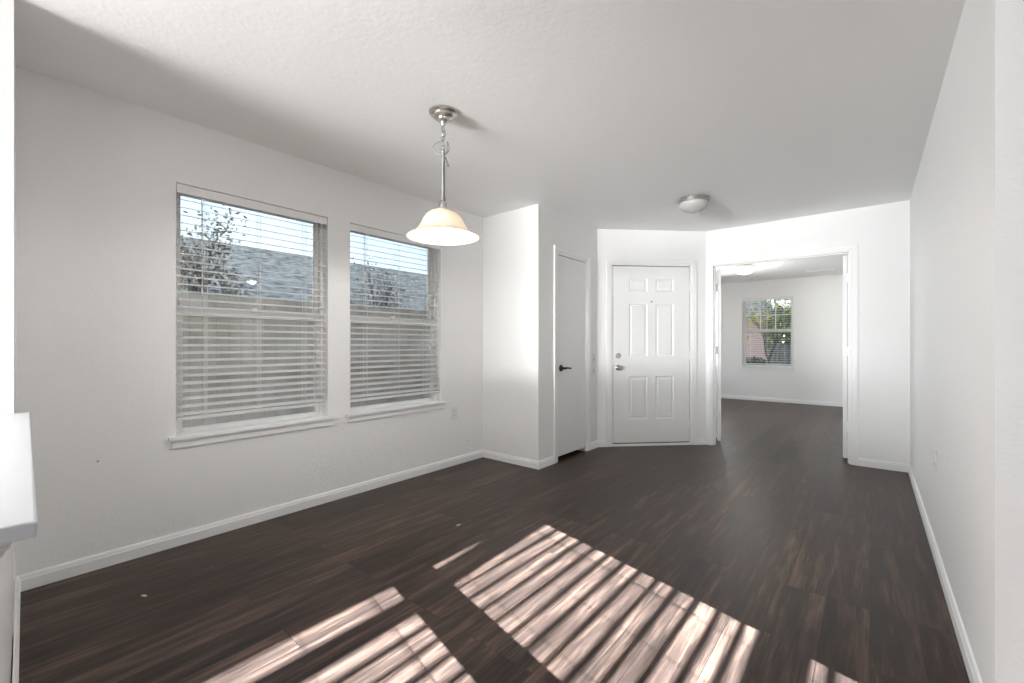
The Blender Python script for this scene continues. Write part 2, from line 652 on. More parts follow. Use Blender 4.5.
# cap board plus a stepped cove below, returned around the near end
cap.box(CL, PE + 0.105, -0.040, 0.170, CAPZ - 0.024, CAPZ, pm)
prof = [(0.016, 0.024), (0.015, 0.032), (0.010, 0.041), (0.004, 0.052), (0.002, 0.064), (0.001, 0.076), (-0.004, 0.094)]
for (o_, d0), (o2, d1) in zip(prof, prof[1:]):
    e0, e1 = o_, o2
    vs = [(CL, -e0, CAPZ - d0), (PE + e0 + 0.075, -e0, CAPZ - d0), (PE + e0 + 0.075, 0.13 + e0, CAPZ - d0), (CL, 0.13 + e0, CAPZ - d0),
          (CL, -e1, CAPZ - d1), (PE + e1 + 0.075, -e1, CAPZ - d1), (PE + e1 + 0.075, 0.13 + e1, CAPZ - d1), (CL, 0.13 + e1, CAPZ - d1)]
    cap.add([pm @ Vector(p) for p in vs], [(0, 1, 2, 3), (7, 6, 5, 4), (0, 4, 5, 1), (1, 5, 6, 2), (2, 6, 7, 3), (3, 7, 4, 0)])
struct(cap.build('trim_1', M['ledge'], bevel=0.004), 'white moulded ledge capping the low wall at the far left', 'ledge')


# ------------------------------------------------------------------ baseboards
BP = [(0.0, 0.0), (0.0135, 0.0), (0.0135, 0.052), (0.010, 0.057), (0.010, 0.063), (0.006, 0.072), (0.0, 0.075)]


def base_run(P, names, gaps={}):
    """P polyline with the room on the right; one object per segment, mitred at the corners"""
    P = [Vector((x, y)) for x, y in P]
    n = len(P)
    dirs = [(P[i + 1] - P[i]).normalized() for i in range(n - 1)]
    for i in range(n - 1):
        if names[i] is None:
            continue
        d = dirs[i]
        nr = Vector((d.y, -d.x))
        Ls = (P[i + 1] - P[i]).length

        def shift(turn_prev, turn_next, off):
            # how far along the offset line is cut by the neighbour's offset line
            c = turn_prev.x * turn_next.y - turn_prev.y * turn_next.x
            dt = turn_prev.dot(turn_next)
            return off * math.tan(math.atan2(c, dt) / 2)
        pieces = []
        u = 0.0
        for g0, g1 in gaps.get(i, []):
            pieces.append((u, g0))
            u = g1
        pieces.append((u, Ls))
        mb = MB()
        for k, (u0, u1) in enumerate(pieces):
            if u1 - u0 < 0.004:
                continue
            vs = []
            for end in (0, 1):
                for off, z in BP:
                    if end == 0:
                        s = u0
                        if k == 0 and i > 0:
                            s = u0 - shift(dirs[i - 1], d, off)
                    else:
                        s = u1
                        if k == len(pieces) - 1 and i < n - 2:
                            s = u1 + shift(d, dirs[i + 1], off)
                    p = P[i] + d * s + nr * off
                    vs.append((p.x, p.y, z))
            m = len(BP)
            fs = [(j, (j + 1) % m, m + (j + 1) % m, m + j) for j in range(m)]
            fs += [tuple(reversed(range(m))), tuple(range(m, 2 * m))]
            mb.add(vs, fs)
        struct(mb.build('baseboard_' + names[i], M['trim']), 'white painted baseboard', 'baseboard')


pe = PO + pdir * PE
pe2 = pe + pn * 0.13
base_run([(pe2.x, pe2.y), (pe.x, pe.y), (PO.x, PO.y), (XL, YB), (XC, YB), (XC, YC), (XD, YD), (XR, YD), (XR, 1.84), (XR + 0.12, 1.84)],
         ['low_wall_end', 'low_wall', 'left', 'jog', 'closet', 'entry', 'far', 'right', 'wall_end'],
         {4: [(3.502 - YB, 4.192 - YB)], 5: [(0.10, 1.165)], 6: [(-1.447 - XD, -0.086 - XD)]})
base_run([(-1.50, 5.40), (-2.9, 6.85), (-2.9, 10.04), (0.02, 10.04), (0.02, 5.39)],
         ['office_angled', 'office_left', 'office_far', 'office_right'])
base_run([(0.396, 2.35), (XW, 2.35), (XW, Y0)], ['living_north', 'living_side'])


# ------------------------------------------------------------------ windows
def bars(mb, x0, x1, z0, z1, y0, y1, wd, bot=None, top=None):
    bot = bot or wd
    top = top or wd
    mb.box(x0, x0 + wd, y0, y1, z0, z1)
    mb.box(x1 - wd, x1, y0, y1, z0, z1)
    mb.box(x0 + wd, x1 - wd, y0, y1, z0, z0 + bot)
    mb.box(x0 + wd, x1 - wd, y0, y1, z1 - top, z1)


def window(num, loc, rz, width, height, label, muntins=False):
    """local frame: x along the wall, +y into the room, z up from the sill; the wall face is y=0"""
    root = empty('window_%d' % num, loc, rz)
    struct(root, label, 'window')
    hw = width / 2
    fw = 0.020
    fr = MB()
    bars(fr, -hw, hw, 0, height, -0.15, -0.075, fw, 0.013, 0.014)
    fr.build('window_frame', M['vinyl'], root, bevel=0.002)
    mid = 0.735                                  # centre of the meeting rail
    up = MB()
    bars(up, -hw + fw, hw - fw, mid - 0.032, height - 0.014, -0.137, -0.112, 0.028, 0.040, 0.022)
    if muntins:
        iw0, iw1 = -hw + fw + 0.028, hw - fw - 0.028
        for k in (1, 2):
            xx = iw0 + (iw1 - iw0) * k / 3
            up.box(xx - 0.009, xx + 0.009, -0.130, -0.120, mid, height - 0.036)
        zz = (mid + height - 0.036) / 2
        up.box(iw0, iw1, -0.1295, -0.1205, zz - 0.009, zz + 0.009)
    us = up.build('upper_sash', M['vinyl'], root, bevel=0.002)
    MB().box(-hw + fw + 0.022, hw - fw - 0.022, -0.127, -0.123, mid, height - 0.03).build('pane', M['glass'], us)
    lo = MB()
    bars(lo, -hw + fw, hw - fw, 0.011, mid + 0.028, -0.110, -0.082, 0.032, 0.028, 0.052)
    ls = lo.build('lower_sash', M['vinyl'], root, bevel=0.002)
    MB().box(-hw + fw + 0.03, hw - fw - 0.03, -0.098, -0.094, 0.034, mid - 0.02).build('pane', M['glass'], ls)
    lk = MB()
    lk.box(-0.03, 0.03, -0.082, -0.066, mid + 0.006, mid + 0.024)
    lk.box(-0.006, 0.028, -0.100, -0.070, mid + 0.024, mid + 0.036)
    lk.build('sash_lock', M['vinyl'], ls, bevel=0.002)
    st = MB()
    st.box(-hw + 0.001, hw - 0.001, -0.075, 0.0, -0.006, 0.012)
    st.box(-hw - 0.037, hw + 0.037, 0.0, 0.032, -0.012, 0.012)
    st.build('window_stool', M['trim'], root, bevel=0.004)
    ap = MB()
    ap.box(-hw - 0.022, hw + 0.022, 0.0, 0.014, -0.058, -0.012)
    ap.box(-hw - 0.026, hw + 0.026, 0.0, 0.019, -0.026, -0.0121)
    ap.build('window_apron', M['trim'], root, bevel=0.003)
    return root


def blind(loc, rz, width, height, label, tilt=16, z_bot=0.075, z_first=None, valance=(0.055, 0.0, 0.0),
          cords=(-0.33, 0.0, 0.33), smat='slat', wand_x=0.36, pitch=0.0445, head=None):
    """same local frame as the window; hangs inside the opening"""
    root = empty('window_blind', loc, rz)
    tag(root, label, 'blind')
    hw = width / 2 - 0.004
    vh, vdrop, vtilt = valance
    hr = MB()
    hr.box(-hw, hw, -0.062, -0.014, head if head else height - 0.042 - vdrop, height - 0.004)
    hr.build('head_rail', M['slat'], root, bevel=0.002)
    va = MB(Matrix.Rotation(vtilt, 4, 'Y'))
    va.xf = Matrix.Translation((0, 0, height - vdrop)) @ Matrix.Rotation(vtilt, 4, 'Y')
    va.box(-hw, hw, -0.012, -0.006, -vh, -0.004)
    va.build('valance', M['wall'], root, bevel=0.001)
    z = (z_first if z_first is not None else height - vh - 0.03)
    sl = MB()
    k = 0
    top = z
    while z > z_bot + 0.03:
        if True:
            mt = Matrix.Translation((0, -0.038, z)) @ Matrix.Rotation(R(-tilt + random.uniform(-0.8, 0.8)), 4, 'X') \
                @ Matrix.Rotation(R(random.uniform(-0.06, 0.06)), 4, 'Y')
            # slightly crowned slat: three strips
            ys = (-0.0245, -0.012, 0.0, 0.012, 0.0245)
            zs = (0.0, 0.0015, 0.002, 0.0015, 0.0)
            vs, fs = [], []
            for x in (-hw + 0.003, hw - 0.003):
                for yy, zz in zip(ys, zs):
                    vs.append(mt @ Vector((x, yy, zz + 0.0009)))
                for yy, zz in reversed(list(zip(ys, zs))):
                    vs.append(mt @ Vector((x, yy, zz - 0.0009)))
            for j in range(10):
                fs.append((j, (j + 1) % 10, 10 + (j + 1) % 10, 10 + j))
            fs += [tuple(reversed(range(10))), tuple(range(10, 20))]
            sl.add(vs, fs)
        z -= pitch
        k += 1
    sl.build('slats', M[smat], root)
    br = MB()
    br.box(-hw + 0.003, hw - 0.003, -0.062, -0.014, z_bot, z_bot + 0.017)
    br.build('bottom_rail', M['slat'], root, bevel=0.003)
    for cx in cords:
        c = MB()
        for yy in (-0.0665, -0.0105):
            c.tube([(cx * width, yy, height - 0.05), (cx * width, yy, z_bot + 0.01)], 0.0011, 5)
        c.tube([(cx * width + 0.01, -0.0095, height - 0.05), (cx * width + 0.01, -0.0095, z_bot + 0.01)], 0.0009, 5)
        c.build('ladder_cord', M['cord'], root)
    wd = MB()
    wd.tube([(wand_x * width, -0.003, height - 0.06), (wand_x * width, 0.001, height - 0.60)], 0.0035, 6)
    wd.tube([(wand_x * width, 0.001, height - 0.60), (wand_x * width, 0.001, height - 0.64)], 0.005, 8)
    wd.build('tilt_wand', M['wand'], root)
    lc = MB()
    s = -1 if wand_x > 0 else 1
    for dx in (0, 0.006):
        lc.tube([(s * (hw - 0.035) + dx, -0.006, height - 0.06), (s * (hw - 0.035) + dx * 0.3, 0.002, height - 0.62)], 0.0011, 5)
    lc.build('lift_cord', M['cord'], root)
    tl = MB()
    tl.lathe([(0, 0.0), (0.004, -0.002), (0.005, -0.012), (0.0085, -0.036), (0.007, -0.040), (0, -0.040)], 12,
             (s * (hw - 0.035), 0.002, height - 0.62))
    tl.build('tassel', M['slat'], root)
    return root


random.seed(4)
wh = WZ[1] - WZ[0]
c1 = (XL, sum(W1) / 2, WZ[0])
c2 = (XL, sum(W2) / 2, WZ[0])
window(1, c1, R(-90), W1[1] - W1[0], wh, 'white vinyl window on the long left wall, nearer of the two')
window(2, c2, R(-90), W2[1] - W2[0], wh, 'white vinyl window on the long left wall, nearer to the corner outlet')
blind(c1, R(-90), W1[1] - W1[0], wh, 'white horizontal blind in the larger-looking window at far left, raised just above its sill', z_bot=0.093)
blind(c2, R(-90), W2[1] - W2[0], wh, 'white horizontal blind in the window behind the hanging bell lamp', z_bot=0.090)
c5 = (-2.9 + (0.845 + 1.745) / 2, 10.04, 0.69)
window(5, c5, R(180), 0.9, 1.40, 'white window with small upper panes in the far office wall', True)
blind(c5, R(180), 0.9, 1.40, 'white horizontal blind in the small office window beyond the double doors', tilt=2, z_bot=0.05)
c3 = (XW, sum(W3) / 2, WZ[0])
c4 = (XW, sum(W4) / 2, WZ[0])
window(3, c3, R(90), W3[1] - W3[0], wh, 'sunny window in the side area, outside the view')
window(4, c4, R(90), W4[1] - W4[0], wh, 'second sunny window in the side area, outside the view')
blind(c3, R(90), W3[1] - W3[0], wh, 'blind with slats darkened to cut bounced sun, over the sunny side window nearer the long right wall', tilt=9, z_bot=0.03,
      valance=(0.084, 0.115, R(-1.86)), z_first=1.2457, wand_x=0.36, pitch=0.0436, smat='slat_dimmed', head=1.365)
blind(c4, R(90), W4[1] - W4[0], wh, 'blind with slats darkened to cut bounced sun, over the sunny side window farther from the long right wall', tilt=9, z_bot=0.03,
      valance=(0.064, 0.1675, 0.0), z_first=1.2025, wand_x=0.36, pitch=0.0436, smat='slat_dimmed', head=1.364)


# ------------------------------------------------------------------ doors
def casing(mb, x0, x1, z1, y0=0.0, wd=0.057, th=0.016, y_sign=1):
    """casing round an opening x0..x1, height z1, standing on the face y0 towards y_sign"""
    def slab(a0, a1, b0, b1, t0, t1):
        ya, yb = sorted((y0 + y_sign * t0, y0 + y_sign * t1))
        mb.box(a0, a1, ya, yb, b0, b1)
    s = 0.004
    for (i0, i1, t) in ((0, 0.016, 0.010), (0.016, 0.044, 0.013), (0.044, wd, th)):
        slab(x0 - s - i1, x0 - s - i0, 0, z1 + s + i1, 0, t)
        slab(x1 + s + i0, x1 + s + i1, 0, z1 + s + i1, 0, t)
        slab(x0 - s - i0, x1 + s + i0, z1 + s + i0, z1 + s + i1, 0, t)


def jamb(mb, x0, x1, z1, y0, y1, t=0.018, stop=None):
    mb.box(x0, x0 + t, y0, y1, 0, z1)
    mb.box(x1 - t, x1, y0, y1, 0, z1)
    mb.box(x0 + t, x1 - t, y0, y1, z1 - t, z1)
    if stop:
        s0, s1 = stop
        mb.box(x0 + t, x0 + t + 0.011, s0, s1, 0, z1 - t)
        mb.box(x1 - t - 0.011, x1 - t, s0, s1, 0, z1 - t)
        mb.box(x0 + t, x1 - t, s0, s1, z1 - t - 0.011, z1 - t)


def hinge(parent, x, y, z, material, h=0.089):
    """knuckle at x,y with two small leaves"""
    mb = MB()
    mb.tube([(x, y, z - h / 2), (x, y, z + h / 2)], 0.006, 10)
    mb.tube([(x, y, z + h / 2), (x, y, z + h / 2 + 0.005)], 0.004, 8)
    mb.box(x - 0.012, x + 0.012, y - 0.006, y - 0.002, z - h / 2, z + h / 2)
    mb.build('hinge', material, parent)


# --- closet door (local x runs along the wall towards the far end, +y is INTO the room)
u0, u1 = 3.562, 4.132
d1 = empty('door_1', (XC, (u0 + u1) / 2, 0), R(-90))
struct(d1, 'flat white closet door with a dark lever handle', 'door')
hw = (u1 - u0) / 2
# local +x points to world -Y here
mb = MB()
casing(mb, -hw, hw, 2.045)
mb.build('casing', M['trim'], d1, bevel=0.0015)
mb = MB()
jamb(mb, -hw, hw, 2.045, -0.12, 0.0, 0.016, (-0.075, -0.043))
mb.build('jamb', M['trim'], d1)
sl = MB()
sl.box(-hw + 0.022, hw - 0.022, -0.040, -0.005, 0.046, 2.0225)
slab = sl.build('door_slab', M['door'], d1, bevel=0.002)
hx = hw - 0.075
ro = MB()
ro.lathe([(0, 0.0), (0.033, 0.0), (0.033, 0.004), (0.029, 0.009), (0.014, 0.012), (0.0115, 0.030), (0, 0.030)], 28,
         (hx, -0.005, 0.912), Matrix.Rotation(R(-90), 4, 'X'))
ro.build('rosette', M['bronze'], slab)
lv = MB()
lv.tube([(hx, 0.020, 0.912), (hx, 0.045, 0.912)], 0.0105, 12)
lv.tube([(hx + 0.004, 0.044, 0.912), (hx - 0.03, 0.048, 0.914), (hx - 0.07, 0.047, 0.911), (hx - 0.108, 0.044, 0.908)],
        [0.011, 0.010, 0.0075, 0.0085], 12)
tag(lv.build('lever_handle', M['bronze'], slab), 'dark bronze lever handle')
for z in (0.25, 1.02, 1.80):
    hinge(d1, -hw + 0.016, 0.004, z, M['trim'])

# --- front door in the angled wall
ang = math.atan2(YD - YC, XD - XC)
A = Vector((XC, YC, 0))
ddir = Vector((math.cos(ang), math.sin(ang), 0))
mid_u = (0.165 + 1.10) / 2
ctr = A + ddir * mid_u
# local +y must point into the room: room is to the right of ddir -> rotate by ang+180
d2 = empty('door_2', ctr, ang + math.pi)
struct(d2, 'white six-panel front door in the angled wall', 'door')
hw = (1.10 - 0.165) / 2
mb = MB()
casing(mb, -hw, hw, 2.05)
mb.build('casing', M['trim'], d2, bevel=0.0015)
mb = MB()
jamb(mb, -hw, hw, 2.05, -0.13, 0.0, 0.012, (-0.075, -0.050))
mb.build('jamb', M['trim'], d2)
th = MB()
th.box(-hw + 0.012, hw - 0.012, -0.14, 0.006, 0.0, 0.018)
th.box(-hw + 0.012, hw - 0.012, -0.13, -0.002, 0.018, 0.026)
tag(th.build('threshold', M['trim'], d2, bevel=0.003), 'pale threshold')


def panel_door(x0, x1, z0, z1, yf, yb, panels):
    """front face (y=yf, towards the room) with raised panels; back face plain"""
    mb = MB()
    xs = sorted({x0, x1} | {p[0] for p in panels} | {p[1] for p in panels})
    zs = sorted({z0, z1} | {p[2] for p in panels} | {p[3] for p in panels})
    for i in range(len(xs) - 1):
        for j in range(len(zs) - 1):
            cx, cz = (xs[i] + xs[i + 1]) / 2, (zs[j] + zs[j + 1]) / 2
            if any(p[0] < cx < p[1] and p[2] < cz < p[3] for p in panels):
                continue
            mb.add([(xs[i], yf, zs[j]), (xs[i + 1], yf, zs[j]), (xs[i + 1], yf, zs[j + 1]), (xs[i], yf, zs[j + 1])], [(0, 1, 2, 3)])
    for a, b, c, d in panels:
        rings = [(0, 0), (0.004, -0.002), (0.012, -0.008), (0.020, -0.009), (0.034, -0.003), (0.038, -0.002)]
        for (i0, y0_), (i1, y1_) in zip(rings, rings[1:]):
            o_ = [(a + i0, yf + y0_, c + i0), (b - i0, yf + y0_, c + i0), (b - i0, yf + y0_, d - i0), (a + i0, yf + y0_, d - i0)]
            n_ = [(a + i1, yf + y1_, c + i1), (b - i1, yf + y1_, c + i1), (b - i1, yf + y1_, d - i1), (a + i1, yf + y1_, d - i1)]
            mb.add(o_ + n_, [(k, (k + 1) % 4, 4 + (k + 1) % 4, 4 + k) for k in range(4)])
        i1, y1_ = rings[-1]
        mb.add([(a + i1, yf + y1_, c + i1), (b - i1, yf + y1_, c + i1), (b - i1, yf + y1_, d - i1), (a + i1, yf + y1_, d - i1)], [(0, 1, 2, 3)])
    mb.add([(x0, yf, z0), (x1, yf, z0), (x1, yb, z0), (x0, yb, z0), (x0, yf, z1), (x1, yf, z1), (x1, yb, z1), (x0, yb, z1)],
           [(0, 1, 2, 3), (4, 5, 6, 7), (0, 3, 7, 4), (1, 2, 6, 5), (3, 2, 6, 7)])
    # weld
    return mb


dx0, dx1 = -hw + 0.020, hw - 0.020
# in local x the door's left side in the view is +x
pans = []
cols = ((0.047, 0.265), (-0.265, -0.047))
for a, b in cols:
    for c, d in ((1.745, 1.892), (1.010, 1.608), (0.300, 0.788)):
        pans.append((a, b, c, d))
pd = panel_door(dx0, dx1, 0.038, 2.030, -0.006, -0.048, pans)
s2 = pd.build('door_slab', M['door'], d2)
kx = hw - 0.016 - 0.062


def knob_base(x, z, name, prof, material, parent):
    k = MB()
    k.lathe(prof, 28, (x, -0.006, z), Matrix.Rotation(R(-90), 4, 'X'))
    return k.build(name, material, parent)


knob_base(kx, 1.020, 'deadbolt', [(0, 0), (0.030, 0), (0.030, 0.006), (0.026, 0.012), (0.013, 0.014), (0.013, 0.020), (0, 0.020)], M['satin'], s2)
tb = MB().box(kx - 0.004, kx + 0.004, 0.012, 0.030, 1.006, 1.034)
tb.build('thumb_turn', M['satin'], s2, bevel=0.002)
knob_base(kx, 0.885, 'door_knob', [(0, 0), (0.033, 0), (0.033, 0.005), (0.028, 0.009), (0.012, 0.012), (0.011, 0.030),
                                   (0.018, 0.036), (0.0265, 0.046), (0.028, 0.056), (0.024, 0.066), (0.012, 0.071), (0, 0.072)], M['satin'], s2)
knob_base(0.0, 1.63, 'peephole', [(0, 0), (0.008, 0), (0.008, 0.003), (0.004, 0.004), (0, 0.003)], M['bronze'], s2)
for z in (0.25, 1.02, 1.80):
    hinge(d2, -hw + 0.013, 0.004, z, M['trim'])

def shade_strips(parent, x0, x1, z0, z1, ya, yb, wd):  # dark strips that stand for the shade in the gaps round a door
    g_ = MB()
    g_.box(x0, x0 + wd, ya, yb, z0, z1)
    g_.box(x1 - wd, x1, ya, yb, z0, z1)
    g_.box(x0 + wd, x1 - wd, ya, yb, z1 - wd, z1)
    g_.build('gap_shade', M['dark'], parent)


shade_strips(d2, -hw + 0.012, hw - 0.012, 0.026, 2.038, -0.0485, -0.044, 0.010)
MB().box(dx0, dx1, -0.044, -0.010, 0.026, 0.035).build('bottom_gap_shade', M['dark'], s2)  # dark bar that stands for the shade under the front door
shade_strips(d1, -0.285 + 0.016, 0.285 - 0.016, 0.046, 2.029, -0.0425, -0.0405, 0.008)

# --- double door opening to the office
d3 = empty('door_3', ((-1.385 - 0.148) / 2, YD, 0), math.pi)
struct(d3, 'wide cased opening with two white doors folded back into the office', 'door')
hw = (1.385 - 0.148) / 2
mb = MB()
casing(mb, -hw, hw, 2.045)
casing(mb, -hw, hw, 2.045, -0.115, y_sign=-1)
mb.build('casing', M['trim'], d3, bevel=0.0015)
mb = MB()
jamb(mb, -hw, hw, 2.045, -0.115, 0.0, 0.008, (-0.07, -0.04))
mb.build('jamb', M['trim'], d3)
for sgn, angd, nm in ((1, 108, 'hinged left'), (-1, 90.5, 'hinged right')):
    # view-left jamb is local +x.  Leaf is built closed (spanning from hinge towards the centre), then swung
    hingex = sgn * (hw - 0.009)
    piv = Vector((hingex, -0.121, 0))
    rot = Matrix.Translation(piv) @ Matrix.Rotation(R(angd) * (1 if sgn > 0 else -1), 4, 'Z') @ Matrix.Translation((0.0, -0.006, 0))
    lf = MB(rot)
    wdl = 0.575
    g = 0.005
    a, b = sorted((-sgn * g, -sgn * wdl))
    pn_ = []
    for (pa, pb) in ((0.09, 0.255), (0.32, 0.485)):
        p0, p1 = sorted((-sgn * pa, -sgn * pb))
        for c, d in ((1.745, 1.892), (1.010, 1.608), (0.300, 0.788)):
            pn_.append((p0, p1, c, d))
    tmp = panel_door(a, b, 0.030, 2.022, 0.057, 0.022, pn_)
    lf.add(tmp.v, tmp.f)
    leaf = lf.build('door_leaf', M['door'], d3)
    for z in (0.34, 1.08, 1.80):
        hb = MB()
        hb.tube([(piv.x, piv.y, z - 0.045), (piv.x, piv.y, z + 0.045)], 0.0065, 10)
        ja, jb = sorted((piv.x, piv.x + sgn * 0.004))
        hb.box(ja, jb, -0.117, -0.088, z - 0.045, z + 0.045)
        p_ = rot @ Vector((0, 0.006, 0))
        q_ = rot @ Vector((0, 0.030, 0))
        hb.add([(p_.x, p_.y, z - 0.045), (q_.x, q_.y, z - 0.045), (q_.x, q_.y, z + 0.045), (p_.x, p_.y, z + 0.045),
                (p_.x, p_.y + 0.004, z - 0.045), (q_.x, q_.y + 0.004, z - 0.045), (q_.x, q_.y + 0.004, z + 0.045), (p_.x, p_.y + 0.004, z + 0.045)],
               [(3, 2, 1, 0), (4, 5, 6, 7), (0, 1, 5, 4), (1, 2, 6, 5), (2, 3, 7, 6), (3, 0, 4, 7)])
        hb.build('hinge', M['trim'], leaf)

# ------------------------------------------------------------------ pendant lamp
pl = empty('pendant_lamp', (-1.834, 1.628, H))
tag(pl, 'brushed nickel pendant lamp with a cream glass bell shade hanging near the windows', 'lamp')
MB().lathe([(0, 0), (0.077, 0), (0.077, -0.008), (0.070, -0.015), (0.057, -0.017), (0.057, -0.028), (0.049, -0.036), (0.034, -0.038),
            (0.031, -0.046), (0.024, -0.054), (0.014, -0.058), (0.011, -0.076), (0.005, -0.084), (0, -0.085)], 40).build('canopy', M['nickel'], pl)
ch = MB()


def link(mb, z0, length, wd, r, turn):
    pts = []
    for k in range(14):
        a = 2 * math.pi * k / 14
        x = math.cos(a) * wd
        z = math.sin(a) * length / 2
        pts.append((x * math.cos(turn), x * math.sin(turn), z0 + z))
    mb.tube(pts, r, 6, closed=True)


zz = -0.096
for k in range(5):
    link(ch, zz, 0.034, 0.0085, 0.0021, R(90 * (k % 2) + 20))
    zz -= 0.026
ch.build('chain', M['rod'], pl)
# rod from the chain down to the cap
rd = MB()
rd.tube([(0, 0, -0.215), (0, 0, -0.485)], 0.0108, 14)
rd.lathe([(0, -0.205), (0.006, -0.207), (0.0115, -0.215), (0.0115, -0.225), (0.0095, -0.228)], 16)
rd.lathe([(0.0095, -0.473), (0.014, -0.479), (0.014, -0.491), (0.006, -0.497), (0, -0.498)], 16)
rd.build('rod', M['rod'], pl)
cd_ = MB()
rng = random.Random(3)
pts = []
ctrlp = [(0.004, 0, -0.085), (0.012, 0.004, -0.12), (-0.002, 0.010, -0.15), (-0.03, 0.008, -0.165), (-0.052, -0.006, -0.19),
         (-0.045, -0.012, -0.225), (-0.012, -0.012, -0.250), (0.018, -0.012, -0.235), (0.026, 0.004, -0.200), (0.020, 0.012, -0.160),
         (0.030, 0.0, -0.180), (0.034, -0.006, -0.215), (0.014, -0.014, -0.245), (0.004, -0.012, -0.265), (0.018, -0.004, -0.285),
         (0.030, 0.004, -0.300), (0.022, 0.008, -0.270), (0.004, 0.010, -0.235), (0.0, 0.004, -0.21)]


def catmull(P, n=6):
    P = [Vector(p) for p in P]
    P = [P[0]] + P + [P[-1]]
    o = []
    for i in range(1, len(P) - 2):
        for k in range(n):
            t = k / n
            a, b, c, d = P[i - 1:i + 3]
            o.append(0.5 * ((2 * b) + (c - a) * t + (2 * a - 5 * b + 4 * c - d) * t * t + (-a + 3 * b - 3 * c + d) * t ** 3))
    o.append(P[-2])
    return o


ux = Vector((math.cos(0.6879), math.sin(0.6879), 0))
vy = Vector((-ux.y, ux.x, 0))
cd_.tube([ux * p.x + vy * p.y + Vector((0, 0, p.z)) for p in catmull(ctrlp)], 0.0024, 6)
tag(cd_.build('cord', M['rod'], pl), 'thin looped wire')
UP = Matrix.Translation((0, 0, 0.017))
MB(UP).lathe([(0, -0.512), (0.010, -0.513), (0.012, -0.520), (0.019, -0.524), (0.021, -0.552), (0.030, -0.556), (0.036, -0.562),
            (0.036, -0.566), (0, -0.566)], 30).build('socket_cap', M['nickel'], pl)
sh = MB(UP)
outer = [(0.028, -0.563), (0.045, -0.566), (0.070, -0.575), (0.092, -0.592), (0.108, -0.615), (0.120, -0.642), (0.134, -0.668),
         (0.153, -0.690), (0.178, -0.707), (0.197, -0.716), (0.199, -0.722)]
outer = [(r, -0.563 + (z + 0.563) * 0.95) for r, z in outer]
inner = [(r - 0.005, z - 0.003) for r, z in reversed(outer[:-1])]
sh.lathe(outer + inner, 64, closed=True)
so = sh.build('lamp_shade', M['alabaster'], pl)
tag(so, 'cream alabaster glass bell shade')
MB(UP).lathe([(0, -0.566), (0.013, -0.568), (0.014, -0.595), (0.022, -0.612), (0.029, -0.635), (0.028, -0.655), (0.018, -0.672), (0, -0.678)],
           24).build('bulb', M['bulb'], pl)

pp = bpy.data.lights.new('pendant_bulb_light', 'POINT')
pp.energy = 12
pp.shadow_soft_size = 0.03
pp.color = (1, 0.97, 0.93)
ppo = bpy.data.objects.new('pendant_bulb_light', pp)
ppo.location = (-1.834, 1.628, 1.745)
COL.objects.link(ppo)

# ------------------------------------------------------------------ flush ceiling lights


def flush(loc, rad, glass, label):
    r = empty('ceiling_light', loc)
    tag(r, label, 'ceiling light')
    k = rad / 0.128
    MB().lathe([(0, 0), (0.128 * k, 0), (0.128 * k, -0.034 * k), (0.120 * k, -0.038 * k), (0.112 * k, -0.036 * k), (0.112 * k, -0.03 * k), (0, -0.028 * k)],
               48).build('pan', M['nickel'], r)
    MB().lathe([(0.122 * k, -0.0345 * k), (0.124 * k, -0.046 * k), (0.117 * k, -0.065 * k), (0.100 * k, -0.086 * k), (0.075 * k, -0.102 * k),
                (0.045 * k, -0.112 * k), (0.02 * k, -0.1155 * k), (0, -0.116 * k)], 48).build('glass_dome', glass, r)
    MB().lathe([(0, -0.1155 * k), (0.006 * k, -0.118 * k), (0.006 * k, -0.122 * k), (0, -0.126 * k)], 14).build('finial', M['nickel'], r)
    return r


flush((-1.215, 4.03, H), 0.128, M['opal'], 'unlit flush ceiling light with nickel band near the front door')
flush((-1.60, 8.0, H), 0.15, M['lit'], 'glowing flush ceiling light inside the office')
pt = bpy.data.lights.new('office_lamp', 'POINT')
pt.energy = 10
pt.shadow_soft_size = 0.14
pt.color = (1, 0.96, 0.9)
po = bpy.data.objects.new('office_lamp', pt)
po.location = (-1.60, 8.0, H - 0.25)
COL.objects.link(po)

# ceiling register in the office
cv = empty('ceiling_vent', (-0.66, 9.27, H))
tag(cv, 'white slotted air vent in the office ceiling', 'vent')
v = MB()
bx_ = 0.21
v.box(-bx_, bx_, -0.075, -0.055, -0.008, 0)
v.box(-bx_, bx_, 0.055, 0.075, -0.008, 0)
v.box(-bx_, -bx_ + 0.02, -0.055, 0.055, -0.008, 0)
v.box(bx_ - 0.02, bx_, -0.055, 0.055, -0.008, 0)
v.build('vent_frame', M['trim'], cv)
v = MB()
for k in range(7):
    y = -0.048 + k * 0.016
    v.box(-bx_ + 0.02, bx_ - 0.02, -0.006, 0.006, -0.001, 0.001, Matrix.Translation((0, y, -0.004)) @ Matrix.Rotation(R(35), 4, 'X'))
v.build('louvres', M['trim'], cv)


